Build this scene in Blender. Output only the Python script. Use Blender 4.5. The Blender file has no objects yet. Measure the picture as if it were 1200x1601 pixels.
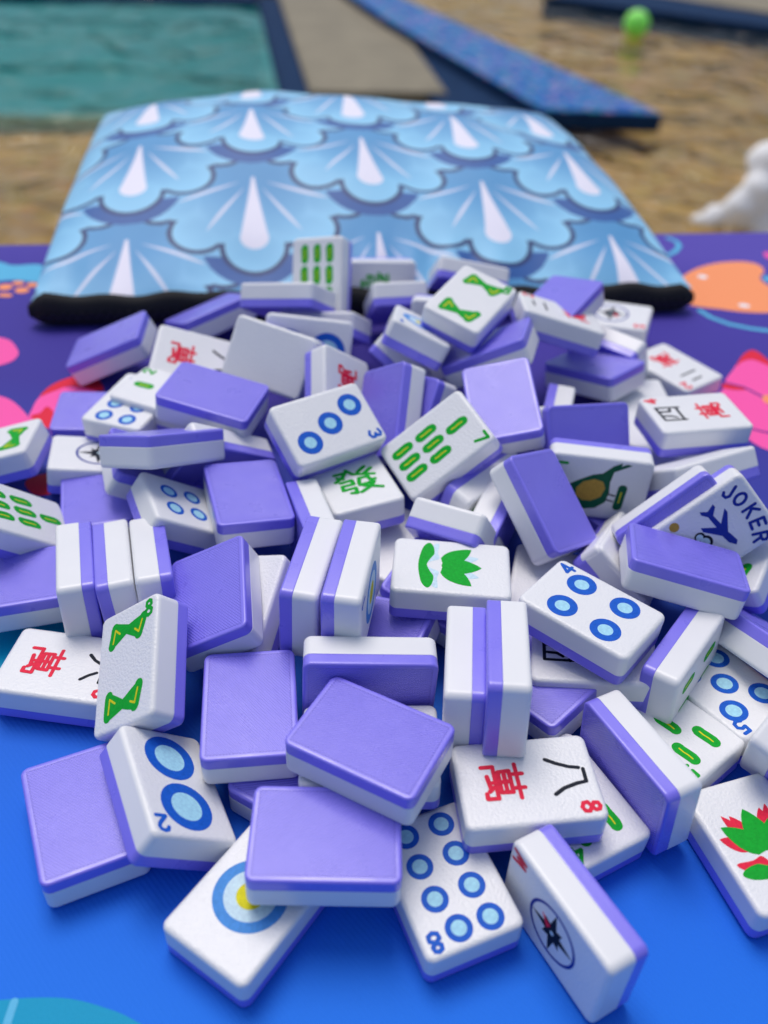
import bpy, bmesh, math, random
from mathutils import Matrix, Quaternion, Vector
import numpy as np
random.seed(7)
SC = bpy.context.scene
COL = SC.collection

# ------------------------------------------------------------------ camera, sky, sun, exposure
MM = 0.001
cam_d = bpy.data.cameras.new("camera")
cam = bpy.data.objects.new("camera", cam_d)
COL.objects.link(cam)
SC.camera = cam
cam_d.sensor_fit = 'VERTICAL'
cam_d.sensor_height = 36.0
cam_d.lens = 31.93
cam_d.clip_start = 0.02
cam_d.clip_end = 200.0
cam.matrix_world = Matrix(((0.997697, -0.067821, 0.000000, 0.000000), (0.043762, 0.643770, -0.763966, 0.000000), (0.051813, 0.762207, 0.645256, 0.184800), (0.000000, 0.000000, 0.000000, 1.000000)))
cam_d.dof.use_dof = True
cam_d.dof.focus_distance = 0.214
cam_d.dof.aperture_fstop = 10.0
cam_d.dof.aperture_blades = 0

SUN_EL, SUN_AZ = math.radians(66), math.radians(-25)      # azimuth measured from +Y towards +X
world = bpy.data.worlds.new("World")
SC.world = world
world.use_nodes = True
wn = world.node_tree
bg = wn.nodes["Background"]
sky = wn.nodes.new("ShaderNodeTexSky")
sky.sky_type = 'NISHITA'
sky.sun_disc = False
sky.sun_elevation = SUN_EL
sky.sun_rotation = SUN_AZ
sky.air_density = 1.0
sky.dust_density = 3.0
sky.ozone_density = 1.0
wn.links.new(sky.outputs[0], bg.inputs[0])
bg.inputs[1].default_value = 0.125
sun_d = bpy.data.lights.new("sun", 'SUN')
sun_d.energy = 1.7
sun_d.angle = math.radians(30)
sun_d.color = (1.0, 0.95, 0.88)
sun = bpy.data.objects.new("sun", sun_d)
COL.objects.link(sun)
sd = Vector((math.sin(SUN_AZ) * math.cos(SUN_EL), math.cos(SUN_AZ) * math.cos(SUN_EL), math.sin(SUN_EL)))
sun.rotation_euler = sd.to_track_quat('Z', 'Y').to_euler()
SC.view_settings.view_transform = 'Standard'
SC.view_settings.look = 'None'
SC.view_settings.gamma = 1.0
SC.view_settings.exposure = -0.03
SC.view_settings.use_curve_mapping = False

# ------------------------------------------------------------------ helpers
def lin(r, g, b):
    f = lambda c: c / 12.92 if c <= 0.04045 else ((c + 0.055) / 1.055) ** 2.4
    return (f(r / 255), f(g / 255), f(b / 255), 1.0)

def mat_new(name):
    m = bpy.data.materials.new(name)
    m.use_nodes = True
    nt = m.node_tree
    return m, nt, nt.nodes["Principled BSDF"]

def node(nt, kind, **kw):
    n = nt.nodes.new(kind)
    for k, v in kw.items():
        if k.startswith('i_'):
            n.inputs[k[2:].replace('_', ' ')].default_value = v
        else:
            setattr(n, k, v)
    return n

def simple(name, col, rough=0.5, noise=0.12, scale=400.0, spec=0.5, bump=0.0, bscale=900.0):
    """Plain coloured material with a little mottling and fine relief, in object space."""
    m, nt, p = mat_new(name)
    tc = node(nt, "ShaderNodeTexCoord")
    nz = node(nt, "ShaderNodeTexNoise")
    nz.inputs["Scale"].default_value = scale
    nz.inputs["Detail"].default_value = 4
    nt.links.new(tc.outputs["Object"], nz.inputs["Vector"])
    mix = node(nt, "ShaderNodeMix", data_type='RGBA')
    mix.inputs[6].default_value = tuple(c * (1 - noise) for c in col[:3]) + (1,)
    mix.inputs[7].default_value = tuple(min(1, c * (1 + noise)) for c in col[:3]) + (1,)
    nt.links.new(nz.outputs[0], mix.inputs[0])
    nt.links.new(mix.outputs[2], p.inputs["Base Color"])
    p.inputs["Roughness"].default_value = rough
    p.inputs["Specular IOR Level"].default_value = spec
    if bump:
        n2 = node(nt, "ShaderNodeTexNoise")
        n2.inputs["Scale"].default_value = bscale
        n2.inputs["Detail"].default_value = 3
        nt.links.new(tc.outputs["Object"], n2.inputs["Vector"])
        b = node(nt, "ShaderNodeBump")
        b.inputs["Strength"].default_value = bump
        b.inputs["Distance"].default_value = 0.0002
        nt.links.new(n2.outputs[0], b.inputs["Height"])
        nt.links.new(b.outputs[0], p.inputs["Normal"])
    return m

def mesh_from(name, verts, faces, mats=None, fm=None, smooth=False):
    me = bpy.data.meshes.new(name)
    me.from_pydata(verts, [], faces)
    for m in (mats or []):
        me.materials.append(m)
    if fm is not None:
        me.polygons.foreach_set("material_index", fm)
    if smooth:
        me.polygons.foreach_set("use_smooth", [True] * len(me.polygons))
    me.update()
    return me

def link(name, me, parent=None, **props):
    o = bpy.data.objects.new(name, me)
    COL.objects.link(o)
    if parent is not None:
        o.parent = parent
    for k, v in props.items():
        o[k] = v
    return o

def empty(name, loc, rot=None, **props):
    o = bpy.data.objects.new(name, None)
    o.empty_display_size = 0.01
    COL.objects.link(o)
    o.location = loc
    if rot is not None:
        o.rotation_mode = 'QUATERNION'
        o.rotation_quaternion = rot
    for k, v in props.items():
        o[k] = v
    return o

def unproject(u, v, z):
    """Where a pixel's ray meets the horizontal plane at height z (metres): used to read the print of the mat."""
    M = cam.matrix_world
    d = M.to_3x3() @ Vector(((u - 600.0) / 1420.0, -(v - 800.5) / 1420.0, -1.0))
    t = (z - M.translation.z) / d.z
    return (M.translation.x + d.x * t, M.translation.y + d.y * t)

class Shape:
    """Collects flat printed shapes, each a thin plate, on a plane z = base (all in mm)."""
    def __init__(s, base, step=0.004):
        s.v, s.f, s.m, s.z, s.step, s.h = [], [], [], base, step, 0.03
    def poly(s, pts, mi=0):
        z = s.z + s.h
        n = len(pts)
        b = len(s.v)
        a = sum(pts[i][0] * pts[(i + 1) % n][1] - pts[(i + 1) % n][0] * pts[i][1] for i in range(n))
        if a < 0:
            pts = pts[::-1]
        s.v += [(x * MM, y * MM, z * MM) for x, y in pts]
        s.v += [(x * MM, y * MM, (s.z) * MM) for x, y in pts]
        s.f.append(tuple(range(b, b + n)))
        s.m.append(mi)
        for i in range(n):
            j = (i + 1) % n
            s.f.append((b + j, b + i, b + n + i, b + n + j))
            s.m.append(mi)
        s.h += s.step
    def disc(s, x, y, r, mi=0, n=36, ry=None):
        ry = ry or r
        s.poly([(x + r * math.cos(2 * math.pi * k / n), y + ry * math.sin(2 * math.pi * k / n)) for k in range(n)], mi)
    def ring(s, x, y, r, w, mi=0, n=36):
        b = len(s.v)
        for rr in (r, r - w):
            for k in range(n):
                a = 2 * math.pi * k / n
                s.v.append(((x + rr * math.cos(a)) * MM, (y + rr * math.sin(a)) * MM, (s.z + s.h) * MM))
        for k in range(n):
            j = (k + 1) % n
            s.f.append((b + k, b + j, b + n + j, b + n + k))
            s.m.append(mi)
        s.h += s.step
    def stroke(s, pts, w, mi=0, wob=0.0):
        """Round-ended monoline stroke built as ONE outline per segment chain (offset polygon)."""
        r = w / 2
        for i in range(1, len(pts) - 1):                            # a sharp corner starts a new round-ended stroke
            a, b, c = (Vector(p[:2]) for p in pts[i - 1:i + 2])
            if (b - a).normalized().dot((c - b).normalized()) < 0.45:
                s.stroke(pts[:i + 1], w, mi, wob)
                s.stroke(pts[i:], w, mi, wob)
                return
        P = [Vector((p[0], p[1])) for p in pts]
        L, Rr = [], []
        n = len(P)
        for i in range(n):
            if i == 0:
                d = (P[1] - P[0]).normalized()
                nn = Vector((-d.y, d.x)); k = 1
            elif i == n - 1:
                d = (P[i] - P[i - 1]).normalized()
                nn = Vector((-d.y, d.x)); k = 1
            else:
                d0 = (P[i] - P[i - 1]).normalized(); d1 = (P[i + 1] - P[i]).normalized()
                n0 = Vector((-d0.y, d0.x)); n1 = Vector((-d1.y, d1.x))
                nn = (n0 + n1)
                if nn.length < 1e-4:
                    nn = n0
                nn.normalize()
                k = min(1 / max(nn.dot(n0), 0.3), 1.6)
            q = r * (1 + wob * random.uniform(-1, 1))
            L.append(P[i] + nn * q * k)
            Rr.append(P[i] - nn * q * k)
        a0 = math.atan2((P[0] - P[1]).y, (P[0] - P[1]).x)
        a1 = math.atan2((P[-1] - P[-2]).y, (P[-1] - P[-2]).x)
        cap = lambda c, a, f, t: [(c.x + r * math.cos(a + q), c.y + r * math.sin(a + q)) for q in [f + (t - f) * i / 6 for i in range(1, 6)]]
        # body as a quad strip, caps as fans
        z = (s.z + s.h) * MM
        b = len(s.v)
        for p, q in zip(L, Rr):
            s.v += [(p.x * MM, p.y * MM, z), (q.x * MM, q.y * MM, z)]
        for i in range(n - 1):
            s.f.append((b + 2 * i, b + 2 * i + 1, b + 2 * i + 3, b + 2 * i + 2)); s.m.append(mi)
        for c, a, e in ((P[0], a0, 0), (P[-1], a1, n - 1)):
            bb = len(s.v)
            arc = [(c.x + r * math.cos(a + q), c.y + r * math.sin(a + q)) for q in [-math.pi / 2 + math.pi * i / 8 for i in range(9)]]
            s.v += [(x * MM, y * MM, z + 0.0000005) for x, y in arc]
            s.f.append(tuple(range(bb, bb + 9))); s.m.append(mi)
        s.h += s.step
    def mesh(s, name, mats):
        return mesh_from(name, s.v, s.f, mats, s.m)
def smooth_loop(P, n=6):
    out = []
    N = len(P)
    for i in range(N):
        p0, p1, p2, p3 = (Vector(P[(i + k) % N]) for k in (-1, 0, 1, 2))
        for k in range(n):
            t = k / n
            out.append(tuple(0.5 * ((2 * p1) + (p2 - p0) * t + (2 * p0 - 5 * p1 + 4 * p2 - p3) * t * t + (3 * p1 - p0 - 3 * p2 + p3) * t ** 3)))
    return out

# ------------------------------------------------------------------ materials of the tiles
def tile_white():
    m, nt, p = mat_new("ivory_white_resin")
    tc = node(nt, "ShaderNodeTexCoord")
    nz = node(nt, "ShaderNodeTexNoise"); nz.inputs["Scale"].default_value = 120; nz.inputs["Detail"].default_value = 5
    nt.links.new(tc.outputs["Object"], nz.inputs["Vector"])
    mix = node(nt, "ShaderNodeMix", data_type='RGBA')
    mix.inputs[6].default_value = (0.74, 0.755, 0.79, 1); mix.inputs[7].default_value = (0.80, 0.81, 0.835, 1)
    nt.links.new(nz.outputs[0], mix.inputs[0]); nt.links.new(mix.outputs[2], p.inputs["Base Color"])
    p.inputs["Roughness"].default_value = 0.36
    p.inputs["Subsurface Weight"].default_value = 0.0
    # pebbled leather grain on the printed face only, fading out on the smooth sides
    g = node(nt, "ShaderNodeTexNoise"); g.inputs["Scale"].default_value = 1500; g.inputs["Detail"].default_value = 2.5
    nt.links.new(tc.outputs["Object"], g.inputs["Vector"])
    sep = node(nt, "ShaderNodeSeparateXYZ"); nt.links.new(tc.outputs["Object"], sep.inputs[0])
    mr = node(nt, "ShaderNodeMapRange")
    mr.inputs["From Min"].default_value = 0.0038; mr.inputs["From Max"].default_value = 0.0046
    mr.inputs["To Min"].default_value = 0.06; mr.inputs["To Max"].default_value = 0.75
    nt.links.new(sep.outputs["Z"], mr.inputs["Value"])
    b = node(nt, "ShaderNodeBump"); b.inputs["Distance"].default_value = 0.00022
    nt.links.new(mr.outputs[0], b.inputs["Strength"]); nt.links.new(g.outputs[0], b.inputs["Height"])
    nt.links.new(b.outputs[0], p.inputs["Normal"])
    return m

def tile_purple():
    m, nt, p = mat_new("lavender_resin")
    tc = node(nt, "ShaderNodeTexCoord")
    nz = node(nt, "ShaderNodeTexNoise"); nz.inputs["Scale"].default_value = 90; nz.inputs["Detail"].default_value = 4
    nt.links.new(tc.outputs["Object"], nz.inputs["Vector"])
    mix = node(nt, "ShaderNodeMix", data_type='RGBA')
    mix.inputs[6].default_value = lin(121, 112, 230); mix.inputs[7].default_value = lin(131, 122, 238)
    nt.links.new(nz.outputs[0], mix.inputs[0])
    # stitched line a millimetre inside the rim of the back
    sep = node(nt, "ShaderNodeSeparateXYZ"); nt.links.new(tc.outputs["Object"], sep.inputs[0])
    def M(op, a, b=None, c=None):
        n = node(nt, "ShaderNodeMath", operation=op)
        for i, v in enumerate((a, b, c)):
            if v is None: continue
            if isinstance(v, (int, float)): n.inputs[i].default_value = v
            else: nt.links.new(v, n.inputs[i])
        return n.outputs[0]
    ax, ay = M('ABSOLUTE', sep.outputs["X"]), M('ABSOLUTE', sep.outputs["Y"])
    dx, dy = M('SUBTRACT', 0.0106175, ax), M('SUBTRACT', 0.015, ay)
    d = M('MINIMUM', dx, dy)                                        # distance in from the rim
    band = M('LESS_THAN', M('ABSOLUTE', M('SUBTRACT', d, 0.00135)), 0.00016)
    s = M('ADD', sep.outputs["X"], sep.outputs["Y"])
    dash = M('GREATER_THAN', M('SINE', M('MULTIPLY', s, 9000.0)), -0.2)
    isback = M('LESS_THAN', sep.outputs["Z"], -0.0045)
    st = M('MULTIPLY', M('MULTIPLY', band, dash), isback)
    dark = node(nt, "ShaderNodeMix", data_type='RGBA'); dark.inputs[7].default_value = lin(104, 94, 214)
    nt.links.new(M('MULTIPLY', st, 0.7), dark.inputs[0]); nt.links.new(mix.outputs[2], dark.inputs[6])
    nt.links.new(dark.outputs[2], p.inputs["Base Color"])
    p.inputs["Coat Weight"].default_value = 0.55
    p.inputs["Coat Roughness"].default_value = 0.28
    sm_ = node(nt, "ShaderNodeTexNoise"); sm_.inputs["Scale"].default_value = 130; sm_.inputs["Detail"].default_value = 5
    oi = node(nt, "ShaderNodeObjectInfo")
    va = node(nt, "ShaderNodeVectorMath", operation='ADD'); nt.links.new(tc.outputs["Object"], va.inputs[0]); nt.links.new(oi.outputs["Location"], va.inputs[1])
    nt.links.new(va.outputs[0], sm_.inputs["Vector"])
    rr_ = node(nt, "ShaderNodeMapRange"); rr_.inputs["From Min"].default_value = .35; rr_.inputs["From Max"].default_value = .7; rr_.inputs["To Min"].default_value = .26; rr_.inputs["To Max"].default_value = .52
    nt.links.new(sm_.outputs[0], rr_.inputs["Value"]); nt.links.new(rr_.outputs[0], p.inputs["Roughness"])
    # fine diagonal hatching left by the printer on the back, plus grain
    inside = M('GREATER_THAN', d, 0.0012)
    hat = M('SINE', M('MULTIPLY', M('ADD', M('MULTIPLY', sep.outputs["X"], 1.0), M('MULTIPLY', sep.outputs["Y"], -0.8)), 8600.0))
    g = node(nt, "ShaderNodeTexNoise"); g.inputs["Scale"].default_value = 300; g.inputs["Detail"].default_value = 2
    nt.links.new(tc.outputs["Object"], g.inputs["Vector"])
    amp = M('MULTIPLY', M('MULTIPLY', inside, isback), M('MULTIPLY_ADD', g.outputs[0], 0.5, 0.55))
    h = M('ADD', M('MULTIPLY', hat, amp), M('MULTIPLY', st, -1.6))
    g2 = node(nt, "ShaderNodeTexNoise"); g2.inputs["Scale"].default_value = 1400
    nt.links.new(tc.outputs["Object"], g2.inputs["Vector"])
    h = M('ADD', h, M('MULTIPLY', g2.outputs[0], 0.5))
    b = node(nt, "ShaderNodeBump"); b.inputs["Distance"].default_value = 0.00010; b.inputs["Strength"].default_value = 0.7
    nt.links.new(h, b.inputs["Height"]); nt.links.new(b.outputs[0], p.inputs["Normal"])
    return m

WHITE, PURPLE = tile_white(), tile_purple()
def ink(name, rgb, nz=0.28):
    return simple(name, lin(*rgb), rough=0.5, noise=nz, scale=1600, spec=0.12, bump=0.3, bscale=1500)
BLUE = ink("blue_ink", (28, 92, 196)); LBLUE = ink("light_blue_ink", (164, 216, 248)); PALE = ink("pale_blue_ink", (196, 222, 248))
GREEN = ink("green_ink", (16, 164, 48)); DGREEN = ink("dark_green_ink", (20, 92, 66)); YEL = ink("yellow_ink", (214, 206, 30))
RED = ink("red_ink", (226, 40, 70)); BLACK = ink("black_ink", (24, 30, 44)); NAVY = ink("navy_ink", (32, 52, 150))
OCHRE = ink("ochre_ink", (186, 150, 66)); LGREEN = ink("lime_ink", (120, 220, 90)); SKYB = ink("sky_blue_ink", (70, 140, 214))

# ------------------------------------------------------------------ table and printed mat
A = math.radians(11.6)                                    # everything on the terrace is turned this much to the camera
EX, EY = Vector((math.cos(A), math.sin(A))), Vector((-math.sin(A), math.cos(A)))
def loc2(a, b): return (EX * a + EY * b)
FAR = EY.dot(Vector((0.0, 0.428)))                        # far edge of the mat along EY
def mat_cloth():
    m, nt, p = mat_new("printed_mat_cloth")
    tc = node(nt, "ShaderNodeTexCoord")
    nz = node(nt, "ShaderNodeTexNoise"); nz.inputs["Scale"].default_value = 5; nz.inputs["Detail"].default_value = 2
    nt.links.new(tc.outputs["Object"], nz.inputs["Vector"])
    sep = node(nt, "ShaderNodeSeparateXYZ"); nt.links.new(tc.outputs["Object"], sep.inputs[0])
    add = node(nt, "ShaderNodeMath", operation='MULTIPLY_ADD'); add.inputs[1].default_value = 0.06
    nt.links.new(nz.outputs[0], add.inputs[0]); nt.links.new(sep.outputs["Y"], add.inputs[2])
    mr = node(nt, "ShaderNodeMapRange"); mr.inputs["From Min"].default_value = 0.06; mr.inputs["From Max"].default_value = 0.46
    nt.links.new(add.outputs[0], mr.inputs["Value"])
    cr = node(nt, "ShaderNodeValToRGB")
    e = cr.color_ramp.elements
    e[0].position = 0.0; e[0].color = lin(28, 120, 230)
    e[1].position = 1.0; e[1].color = lin(84, 70, 172)
    for pos, c in ((0.16, (26, 110, 226)), (0.30, (28, 98, 208)), (0.46, (44, 66, 166)), (0.62, (58, 48, 148)), (0.85, (66, 54, 158))):
        q = e.new(pos); q.color = lin(*c)
    nt.links.new(mr.outputs[0], cr.inputs[0]); nt.links.new(cr.outputs[0], p.inputs["Base Color"])
    p.inputs["Roughness"].default_value = 0.72
    p.inputs["Specular IOR Level"].default_value = 0.25
    p.inputs["Sheen Weight"].default_value = 0.05
    w1 = node(nt, "ShaderNodeTexWave", wave_type='BANDS', bands_direction='DIAGONAL'); w1.inputs["Scale"].default_value = 420; w1.inputs["Distortion"].default_value = 0.4
    nt.links.new(tc.outputs["Object"], w1.inputs["Vector"])
    n3 = node(nt, "ShaderNodeTexNoise"); n3.inputs["Scale"].default_value = 1800
    nt.links.new(tc.outputs["Object"], n3.inputs["Vector"])
    ad = node(nt, "ShaderNodeMath", operation='ADD'); nt.links.new(w1.outputs[1], ad.inputs[0]); nt.links.new(n3.outputs[0], ad.inputs[1])
    b = node(nt, "ShaderNodeBump"); b.inputs["Strength"].default_value = 0.35; b.inputs["Distance"].default_value = 0.0001
    nt.links.new(ad.outputs[0], b.inputs["Height"]); nt.links.new(b.outputs[0], p.inputs["Normal"])
    return m
def slab(x0, x1, y0, y1, z0, z1, bev=0.0):
    """Box in the terrace frame (metres)."""
    bm = bmesh.new()
    vs = []
    for z in (z0, z1):
        for a, b in ((x0, y0), (x1, y0), (x1, y1), (x0, y1)):
            q = loc2(a, b); vs.append(bm.verts.new((q.x, q.y, z)))
    for f in ((3, 2, 1, 0), (4, 5, 6, 7), (0, 1, 5, 4), (1, 2, 6, 5), (2, 3, 7, 6), (3, 0, 4, 7)):
        bm.faces.new([vs[i] for i in f])
    if bev:
        bmesh.ops.bevel(bm, geom=bm.edges[:], offset=bev, segments=2, affect='EDGES')
    me = bpy.data.meshes.new("slab"); bm.to_mesh(me); bm.free()
    return me
mat_root = empty("playing_mat", (0, 0.2, 0), label="blue and indigo printed mat with pink flowers under the heap of tiles", category="mat")
def under(o, root):
    o.parent = root
    o.matrix_parent_inverse = Matrix.Translation(root.location).inverted()
    return o
me = slab(-0.42, 0.42, -0.16, FAR, -0.002, 0.0, 0.0007); me.materials.append(mat_cloth())
under(link("mat_sheet", me), mat_root)
PINK, PRED, ORANGE = ink("pink_print", (252, 92, 172), .06), ink("crimson_print", (224, 40, 66), .06), ink("orange_print", (253, 156, 106), .06)
AQUA, TEAL, PWHITE, INDIGO = ink("aqua_print", (92, 182, 222), .08), ink("teal_print", (0, 150, 192), .06), ink("white_print", (240, 244, 250), .04), ink("indigo_print", (52, 44, 140), .06)
PINKM = [PINK, PRED, ORANGE, AQUA, TEAL, PWHITE, INDIGO]
def print_part(name, items):
    """items: (kind, picture points or stroke, material, width mm) read off the photograph and laid on the mat's plane."""
    s = Shape(0.06, 0.02)
    for kind, pts, mi, w in items:
        q = [tuple(c * 1000 for c in unproject(u, v, 0.0)) for u, v in pts]
        if kind == 'p': s.poly(smooth_loop(q), mi)
        elif kind == 's': s.stroke(q, w, mi)
        elif kind == 'e':
            c, rx = Vector(q[0]), w
            s.disc(c.x, c.y, rx[0], mi, 28, rx[1])
    under(link(name, s.mesh(name, PINKM)), mat_root)
print_part("printed_flower", [
    ('p', [(1120, 640), (1127, 612), (1145, 603), (1170, 607), (1195, 622), (1240, 655), (1250, 700), (1190, 700)], 0, 0),
    ('p', [(1134, 599), (1146, 578), (1156, 566), (1178, 560), (1206, 570), (1250, 610), (1250, 650), (1205, 628), (1165, 607)], 0, 0),
    ('p', [(1150, 574), (1158, 559), (1168, 550), (1178, 548), (1192, 556), (1212, 576), (1205, 574), (1178, 563), (1160, 566)], 1, 0),
    ('p', [(1128, 606), (1134, 599), (1150, 602), (1166, 609), (1148, 610)], 1, 0),
    ('s', [(1134, 599), (1163, 606), (1190, 620), (1225, 655)], 6, 1.0), ('s', [(1160, 668), (1200, 677), (1240, 680)], 6, .9),
    ('e', [(1204, 626)], 2, (3, 3.5))])
print_part("printed_flower", [
    ('p', [(45, 655), (50, 640), (58, 625), (72, 614), (96, 606), (150, 612), (150, 660), (110, 680), (70, 668)], 0, 0),
    ('p', [(62, 620), (78, 604), (98, 594), (118, 589), (150, 592), (160, 612), (112, 604), (84, 612)], 1, 0),
    ('p', [(48, 652), (62, 646), (78, 638), (110, 690), (72, 668)], 1, 0)])
print_part("printed_petal", [('p', [(-80, 640), (-40, 612), (-6, 618), (20, 628), (46, 655), (60, 690), (10, 700), (-60, 690)], 0, 0)])
print_part("printed_petal", [('p', [(-60, 540), (-20, 527), (12, 531), (26, 545), (28, 555), (16, 566), (-14, 574), (-50, 575)], 0, 0)])
print_part("printed_petal", [('p', [(120, 760), (60, 775), (40, 752), (90, 738), (150, 745)], 1, 0)])
print_part("printed_fish", [
    ('p', [(1052, 448), (1062, 436), (1086, 421), (1117, 412), (1151, 409), (1176, 411), (1190, 417), (1194, 425), (1188, 434), (1194, 442), (1206, 448), (1230, 452), (1235, 482), (1200, 489), (1162, 488), (1129, 484), (1079, 477), (1060, 462)], 2, 0),
    ('e', [(1098, 433)], 5, (2.4, 1.9)), ('e', [(1163, 478)], 5, (2.6, 1.7)), ('e', [(1203, 437)], 3, (3.2, 3.5)), ('e', [(1201, 400)], 0, (2.2, 4))])
print_part("printed_ripple", [('s', [(1094, 486), (1110, 496), (1140, 507), (1175, 514), (1240, 522)], 3, 2.6)])
print_part("printed_ripple", [('s', [(1020, 407), (1042, 400), (1056, 393), (1062, 384), (1056, 377), (1044, 372)], 3, 2.6)])
print_part("printed_fin", [('p', [(-60, 405), (-5, 409), (20, 415), (66, 415), (66, 440), (20, 438), (-40, 440)], 3, 0)])
print_part("printed_scales", [('e', [(8, 449)], 2, (2.9, 2.8)), ('e', [(34, 454)], 2, (3.0, 2.6)), ('e', [(28, 443)], 2, (2.5, 1.9)), ('e', [(8, 462)], 2, (3.0, 1.6)), ('e', [(-14, 456)], 2, (2.8, 2.4)), ('e', [(50, 446)], 2, (2.4, 2.0))])
print_part("printed_wave", [
    ('p', [(-90, 1600), (-40, 1570), (10, 1563), (60, 1560), (110, 1562), (158, 1574), (205, 1593), (250, 1630), (240, 1720), (-90, 1720)], 4, 0),
    ('s', [(22, 1567), (14, 1590), (4, 1625)], 3, 1.5)])
print_part("printed_wave", [('p', [(-90, 1020), (-60, 975), (-10, 962), (50, 960), (110, 972), (150, 985), (60, 1030), (0, 1045), (-60, 1050)], 4, 0)])

tw = simple("painted_table_top", (0.34, 0.33, 0.31, 1), rough=.6, noise=.1, scale=40)
table = empty("patio_table", (0, 0.1, -0.75), label="low patio table standing in the shallow water under the mat", category="table")
me = slab(-0.45, 0.45, -0.20, FAR - 0.004, -0.032, -0.0025, 0.002); me.materials.append(tw)
under(link("table_top", me), table)
for a, b in ((-.41, -.16), (.41, -.16), (-.41, FAR - .05), (.41, FAR - .05)):
    me = slab(a - .022, a + .022, b - .022, b + .022, -0.80, -0.0325); me.materials.append(tw)
    under(link("leg", me), table)

# ------------------------------------------------------------------ scallop-print zip pouch
PA = Vector((-0.144, 0.320)); PB = Vector((0.1275, 0.3715)); PC = Vector((0.0805, 0.578)); PD = Vector((-0.172, 0.531))
NU, NV = 720, 520
U = np.linspace(0, 1, NU); V = np.linspace(0, 1, NV) ** 0.9
uu, vv = np.meshgrid(U, V)
fx = (1 - vv) * ((1 - uu) * PA.x + uu * PB.x) + vv * ((1 - uu) * PD.x + uu * PC.x)
fy = (1 - vv) * ((1 - uu) * PA.y + uu * PB.y) + vv * ((1 - uu) * PD.y + uu * PC.y)
seam = 0.0105 + 0.006 * vv
edge = np.clip(np.sin(np.pi * uu), 0, 1) ** 0.36
prof = (np.sin(np.pi / 2 * np.clip(vv / 0.5, 0, 1)) ** 0.85) * np.where(vv < 0.5, 1, np.sqrt(np.clip(1 - (np.abs(vv - .5) / .5) ** 2.2, 0, 1)))
rng = np.random.default_rng(3)
sag = 0.0020 * np.sin(uu * 9 + vv * 4 + 1) * np.sin(vv * 7 + uu * 3) + 0.0015 * np.sin(uu * 23 + vv * 11) * np.sin(vv * 15 - uu * 6)
wr = 0.0012 * np.exp(-((vv - .06) / .05) ** 2) * np.sin(uu * 60 + 4 * np.sin(uu * 11))
zz = seam + edge * (0.0292 * prof) * (1 + .05 * np.sin(uu * 6.0 + .7)) + edge * prof ** .3 * sag + edge * wr
# arc length from the zip, along v, to place the print
arc = np.zeros_like(zz)
step = np.sqrt(np.diff(fx, axis=0) ** 2 + np.diff(fy, axis=0) ** 2 + np.diff(zz, axis=0) ** 2)
arc[1:] = np.cumsum(step, axis=0)
arc *= 1000
px = (uu - 0.5) * 272.0
py = arc
def l3(*c): return np.array(lin(*c)[:3])
C_LIGHT, C_MID, C_DARK, C_NAVY, C_SHADE, C_WHITE = l3(150, 214, 248), l3(104, 182, 230), l3(78, 152, 206), l3(14, 44, 104), l3(30, 90, 164), l3(240, 236, 250)
colr = np.tile(C_SHADE, (NV, NU, 1))
def sm(a, b, x):
    t = np.clip((x - a) / (b - a), 0, 1); return t * t * (3 - 2 * t)
def scale_print(cx, by):
    """one scalloped shell of the cloth's print; bottom of the middle lobe at (cx, by)."""
    global colr
    x, y = px - cx, py - by
    box = (np.abs(x) < 62) & (y > -12) & (y < 95)
    circ = [(a * 1.17, b * 1.0, r * 1.12) for a, b, r in [(0, 13, 13), (-20, 22, 11.5), (20, 22, 11.5), (-33.5, 39, 10.5), (33.5, 39, 10.5), (0, 44, 27), (-24, 60, 20), (24, 60, 20), (0, 64, 34), (-12, 26, 12), (12, 26, 12), (-26, 40, 12), (26, 40, 12)]]
    d = np.full_like(x, -99.0)
    for a, b, r in circ:
        d = np.maximum(d, r - np.hypot(x - a, y - b))
    inside = (d > 0) & box
    halo = (np.hypot(x * .95, y - 13) < 20.5) & (d <= 0) & box & (y < 8)
    colr = np.where(halo[..., None], C_SHADE, colr)
    rad = np.hypot(x, (y - 60) * 0.9)
    t = sm(8, 60, rad)
    body = C_DARK * (1 - t)[..., None] + C_LIGHT * t[..., None]
    t2 = sm(0, 9, d)
    body = body * (0.35 + 0.65 * t2)[..., None] + (C_LIGHT * (0.65 * (1 - t2))[..., None])
    apx, apy = 0.0, 56.0
    dx, dy = x - apx, apy - y
    def ray(ang, r0, r1, w):
        a = math.radians(ang)
        s = dx * math.sin(a) + dy * math.cos(a); n = np.abs(dx * math.cos(a) - dy * math.sin(a))
        tt = np.clip((s - r0) / (r1 - r0), 0, 1)
        return sm(0.35, -0.35, n - w * np.sin(np.pi * tt ** 1.3) ** .8) * ((s > r0) & (s < r1))
    a = np.zeros_like(x)
    for ang, r0, r1, w in ((-30, 8, 40, .9), (30, 8, 40, .9), (-64, 7, 36, 1.0), (64, 7, 36, 1.0)):
        a = np.maximum(a, ray(ang, r0, r1, w) * .72)
    w = 0.6 + 5.6 * np.clip(dy / 40, 0, 1) ** 1.1
    drop = sm(.4, -.4, np.abs(dx) - w) * ((dy > 0) & (dy < 38))
    drop = np.maximum(drop, sm(.4, -.4, np.hypot(dx, dy - 38) - 6.0) * (dy > 30))
    a = np.maximum(a, drop * .96)
    body = body * (1 - a)[..., None] + C_WHITE * a[..., None]
    ln = sm(2.6, 1.7, d)
    body = body * (1 - ln)[..., None] + C_NAVY * ln[..., None]
    colr = np.where(inside[..., None], body, colr)
PITCH, ROW = 105.0, 36.5
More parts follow.
